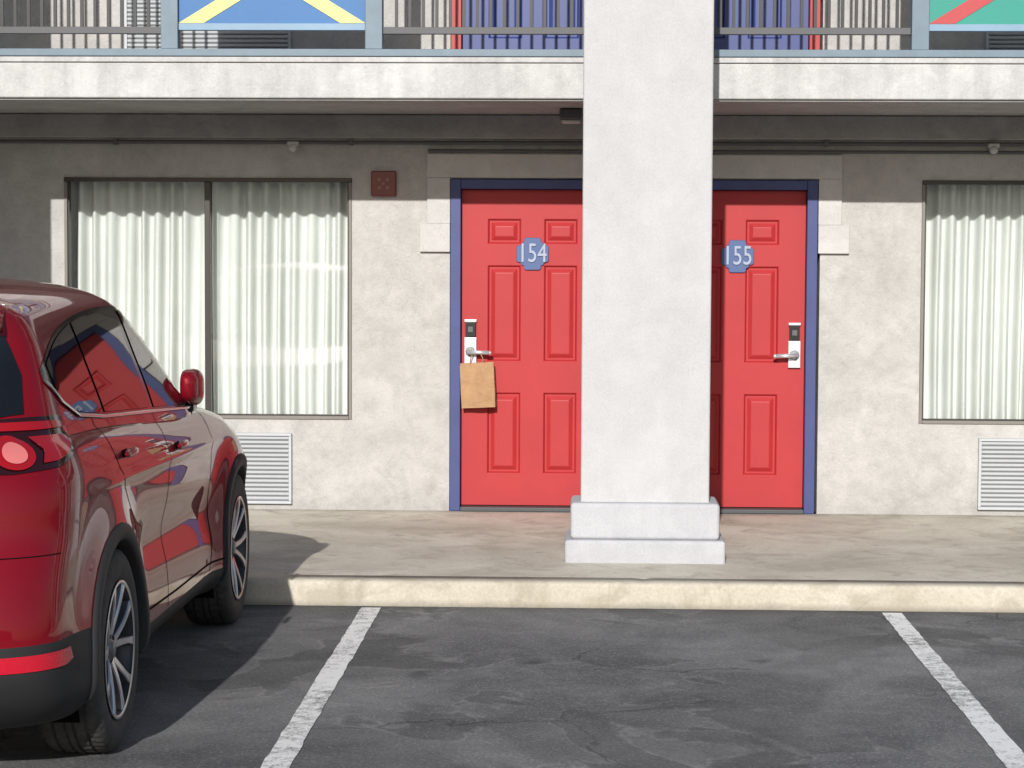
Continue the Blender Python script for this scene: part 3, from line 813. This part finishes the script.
    patch('head_lamp',[(4.42,0.83),(4.05,0.90),(3.95,0.905),(4.10,0.83),(4.36,0.78)],'side',0.005,M['headlamp'],0.03,sg)
    strip('hood_gap',smooth_poly([(sg*0.79,3.15),(sg*0.80,3.5),(sg*0.76,3.85),(sg*0.62,4.15),(sg*0.40,4.25),(0.0,4.28)],5),0.008,'top',0.0012,M['gap'],1)
patch('rear_glass',[(-0.705,1.245),(-0.4,1.205),(0,1.20),(0.4,1.205),(0.705,1.245),(0.672,1.37),(0.605,1.50),(0.3,1.525),(0,1.53),(-0.3,1.525),(-0.605,1.50),(-0.672,1.37)],'rear',0.005,M['cglass'],0.05)
patch('windscreen',[(-0.72,1.15),(0,1.10),(0.72,1.15),(0.64,1.40),(0.52,1.57),(0,1.60),(-0.52,1.57),(-0.64,1.40)],'front',0.005,M['cglass'],0.05)
patch('grille',[(-0.55,0.50),(-0.62,0.70),(-0.50,0.80),(0,0.83),(0.50,0.80),(0.62,0.70),(0.55,0.50),(0,0.42)],'front',0.006,M['gloss'],0.05)
patch('licence_plate',[(-0.16,0.86),(0.16,0.86),(0.16,1.00),(-0.16,1.00)],'rear',0.012,M['licence'],0.05)
strip('rear_garnish',[(-0.42,1.035),(0.42,1.035)],0.025,'rear',0.012,M['trimchrome'])
bm=bmesh.new(); nx=24; ga=[]
for i in range(nx+1):
    u=-1+2*i/nx; x=u*0.60; yb=0.33+0.10*abs(u)**3
    ga.append([bm.verts.new(W(p)) for p in ((x,0.72,1.635-0.035*u*u),(x,yb+0.01,1.622-0.045*u*u),(x,yb,1.610-0.045*u*u),(x,yb+0.02,1.595-0.045*u*u),(x,0.60,1.545-0.04*u*u))])
for i in range(nx):
    for k in range(4): bm.faces.new([ga[i][k],ga[i+1][k],ga[i+1][k+1],ga[i][k+1]])
bm.faces.new(ga[0]); bm.faces.new(ga[-1])
obj_from_bm('rear_spoiler',bm,M['paint'],car,True)
for sg in (1,-1):
    for ya in (AR,AF):
        vs=[];n=64
        a0,a1=math.radians(-12),math.radians(192)
        for i in range(n+1):
            a=a0+(a1-a0)*i/n
            def P(r,dx=None,x=None):
                y=ya+r*math.cos(a); z=RW+r*math.sin(a)
                if x is None:
                    q=proj('side',y,max(z,0.235),0.0,sg); xx=abs(q.x) if q else 0.86
                    if abs(xx)<0.80: xx=0.86
                    x=xx+dx
                return W((sg*x,y,z))
            vs+=[P(0.392,x=0.70),P(0.392,0.004),P(0.400,0.014),P(0.440,0.016),P(0.452,0.010),P(0.456,-0.004)]
        fs=[]
        for i in range(n):
            for k in range(5): fs.append((i*6+k,i*6+k+1,(i+1)*6+k+1,(i+1)*6+k))
        mesh('arch_cladding',vs,fs,M['clad'],car,True)
        vs=[];fs=[]; n=40
        for i in range(n+1):
            a=math.radians(-25)+math.radians(230)*i/n
            y=ya+0.43*math.cos(a); z=RW+0.43*math.sin(a)
            vs+=[W((sg*0.86,y,z)),W((sg*0.50,y,z)),W((sg*0.50,ya,RW))]
        for i in range(n): fs+=[(3*i,3*i+1,3*i+4,3*i+3),(3*i+1,3*i+2,3*i+5,3*i+4)]
        mesh('arch_liner',vs,fs,M['gap'],car)
        xc=CX+sg*0.800; c=(xc,CY+ya,RW)
        prof=[(-0.10,0.240),(-0.113,0.258),(-0.119,0.295),(-0.116,0.325),(-0.108,0.346),(-0.098,0.3575)]
        tread=[(-0.078,0.3635),(-0.064,0.3645),(-0.062,0.3575),(-0.054,0.3575),(-0.052,0.3650),(-0.020,0.3660),(-0.018,0.3585),(-0.010,0.3585),(-0.008,0.3662)]
        pr=prof+tread; pr=pr+[(-x,r) for x,r in pr[::-1]]
        seg=180; vs=[];fs=[]; n=len(pr)
        for i in range(seg):
            for k,(x,r) in enumerate(pr):
                rr=r
                ph=(i+int(abs(x)*120))%3
                if ph==0 and 0.056<abs(x)<0.110 and r>0.34: rr=r-0.006
                if (i+1)%4==0 and 0.019<abs(x)<0.053 and r>0.36: rr=r-0.005
                a=2*math.pi*i/seg
                vs.append((c[0]+x,c[1]+rr*math.cos(a),c[2]+rr*math.sin(a)))
        for i in range(seg):
            j=(i+1)%seg
            for k in range(n-1): fs.append((i*n+k,i*n+k+1,j*n+k+1,j*n+k))
        t=mesh('tyre',vs,fs,M['tyre'],car,True); t.data.set_sharp_from_angle(angle=math.radians(35))
        revolve([(0.113,0.248),(0.117,0.245),(0.113,0.237),(0.098,0.230),(0.02,0.218),(-0.10,0.225)],c,72,'wheel_barrel',M['rimdark'],car,True,sg)
        revolve([(0.1165,0.2475),(0.1190,0.243),(0.1145,0.2345)],c,72,'wheel_lip',M['rimface'],car,True,sg)
        revolve([(0.02,0.0),(0.02,0.155),(0.0,0.157)],c,48,'brake_disc',M['disc'],car,False,sg)
        revolve([(-0.03,0.0),(-0.03,0.224)],c,48,'wheel_back',M['gap'],car,False,sg)
        revolve([(0.096,0.0),(0.096,0.026),(0.092,0.031),(0.082,0.038),(0.078,0.064),(0.05,0.072)],c,40,'wheel_hub',M['rimside'],car,True,sg)
        bm=bmesh.new()
        for s5 in range(5):
            for dd in (-0.20,0.20):
                base=2*math.pi*s5/5+0.3*ya
                a_in=base+dd*0.9; a_out=base+dd*1.60
                secs=[]
                for t_ in range(7):
                    t=t_/6; r=0.050+(0.238-0.050)*t; a=a_in+(a_out-a_in)*t
                    hw=0.0140-0.0025*t+0.008*max(0,t-0.75)*4
                    xo=0.084+0.026*math.sin(t*math.pi*0.5)+0.004*t
                    er=Vector((0,math.cos(a),math.sin(a))); et=Vector((0,-math.sin(a),math.cos(a)))
                    def Q(h,x): return Vector((c[0]+sg*x,c[1],c[2]))+er*r+et*h
                    secs.append([bm.verts.new(Q(-hw-0.005,xo-0.038)),bm.verts.new(Q(-hw,xo-0.005)),bm.verts.new(Q(-hw+0.003,xo)),bm.verts.new(Q(hw-0.003,xo)),bm.verts.new(Q(hw,xo-0.005)),bm.verts.new(Q(hw+0.005,xo-0.038))])
                for s1,s2 in zip(secs[:-1],secs[1:]):
                    for k in range(5):
                        f=bm.faces.new([s1[k],s1[k+1],s2[k+1],s2[k]]); f.material_index=1 if k in (1,2,3) else 0
        obj_from_bm('wheel_spokes',bm,[M['rimside'],M['rimface']],car)
        bm=bmesh.new()
        for s5 in range(5):
            a=2*math.pi*(s5+0.5)/5; p=Vector((c[0]+sg*0.06,c[1]+0.052*math.cos(a),c[2]+0.052*math.sin(a)))
            cyl_between(bm,p,p+Vector((sg*0.026,0,0)),0.009,6)
        obj_from_bm('wheel_nuts',bm,M['rimdark'],car)

# ------------------------------------------------------------------ light
Ld=Vector((0.095,1.0,-0.42)).normalized()
sun=bpy.data.lights.new('sun','SUN'); sun.energy=4.5; sun.angle=math.radians(0.5); sun.color=(1.0,0.972,0.935)
so=bpy.data.objects.new('sun',sun); COL.objects.link(so); so.rotation_euler=Ld.to_track_quat('-Z','Y').to_euler(); so.location=(0,-10,10)
w=bpy.data.worlds.new('World'); scene.world=w; w.use_nodes=True
nt=w.node_tree; bg=nt.nodes['Background']; sk=nt.nodes.new('ShaderNodeTexSky'); sk.sky_type='NISHITA'; sk.sun_disc=False
sk.sun_elevation=math.radians(22.7); sk.sun_rotation=math.radians(185.4); sk.altitude=50
nt.links.new(sk.outputs[0],bg.inputs[0]); bg.inputs[1].default_value=0.105

cam=bpy.data.cameras.new('camera'); cam.lens=2200/1024*36; cam.sensor_width=36; cam.clip_end=2000; cam.clip_start=0.1
co=bpy.data.objects.new('camera',cam); COL.objects.link(co); scene.camera=co
q=Euler((math.pi/2-0.0609,0,0.0336),'XYZ').to_quaternion() @ Quaternion((0,0,1),0.0047)
co.rotation_mode='QUATERNION'; co.rotation_quaternion=q; co.location=(0,0,1.80)
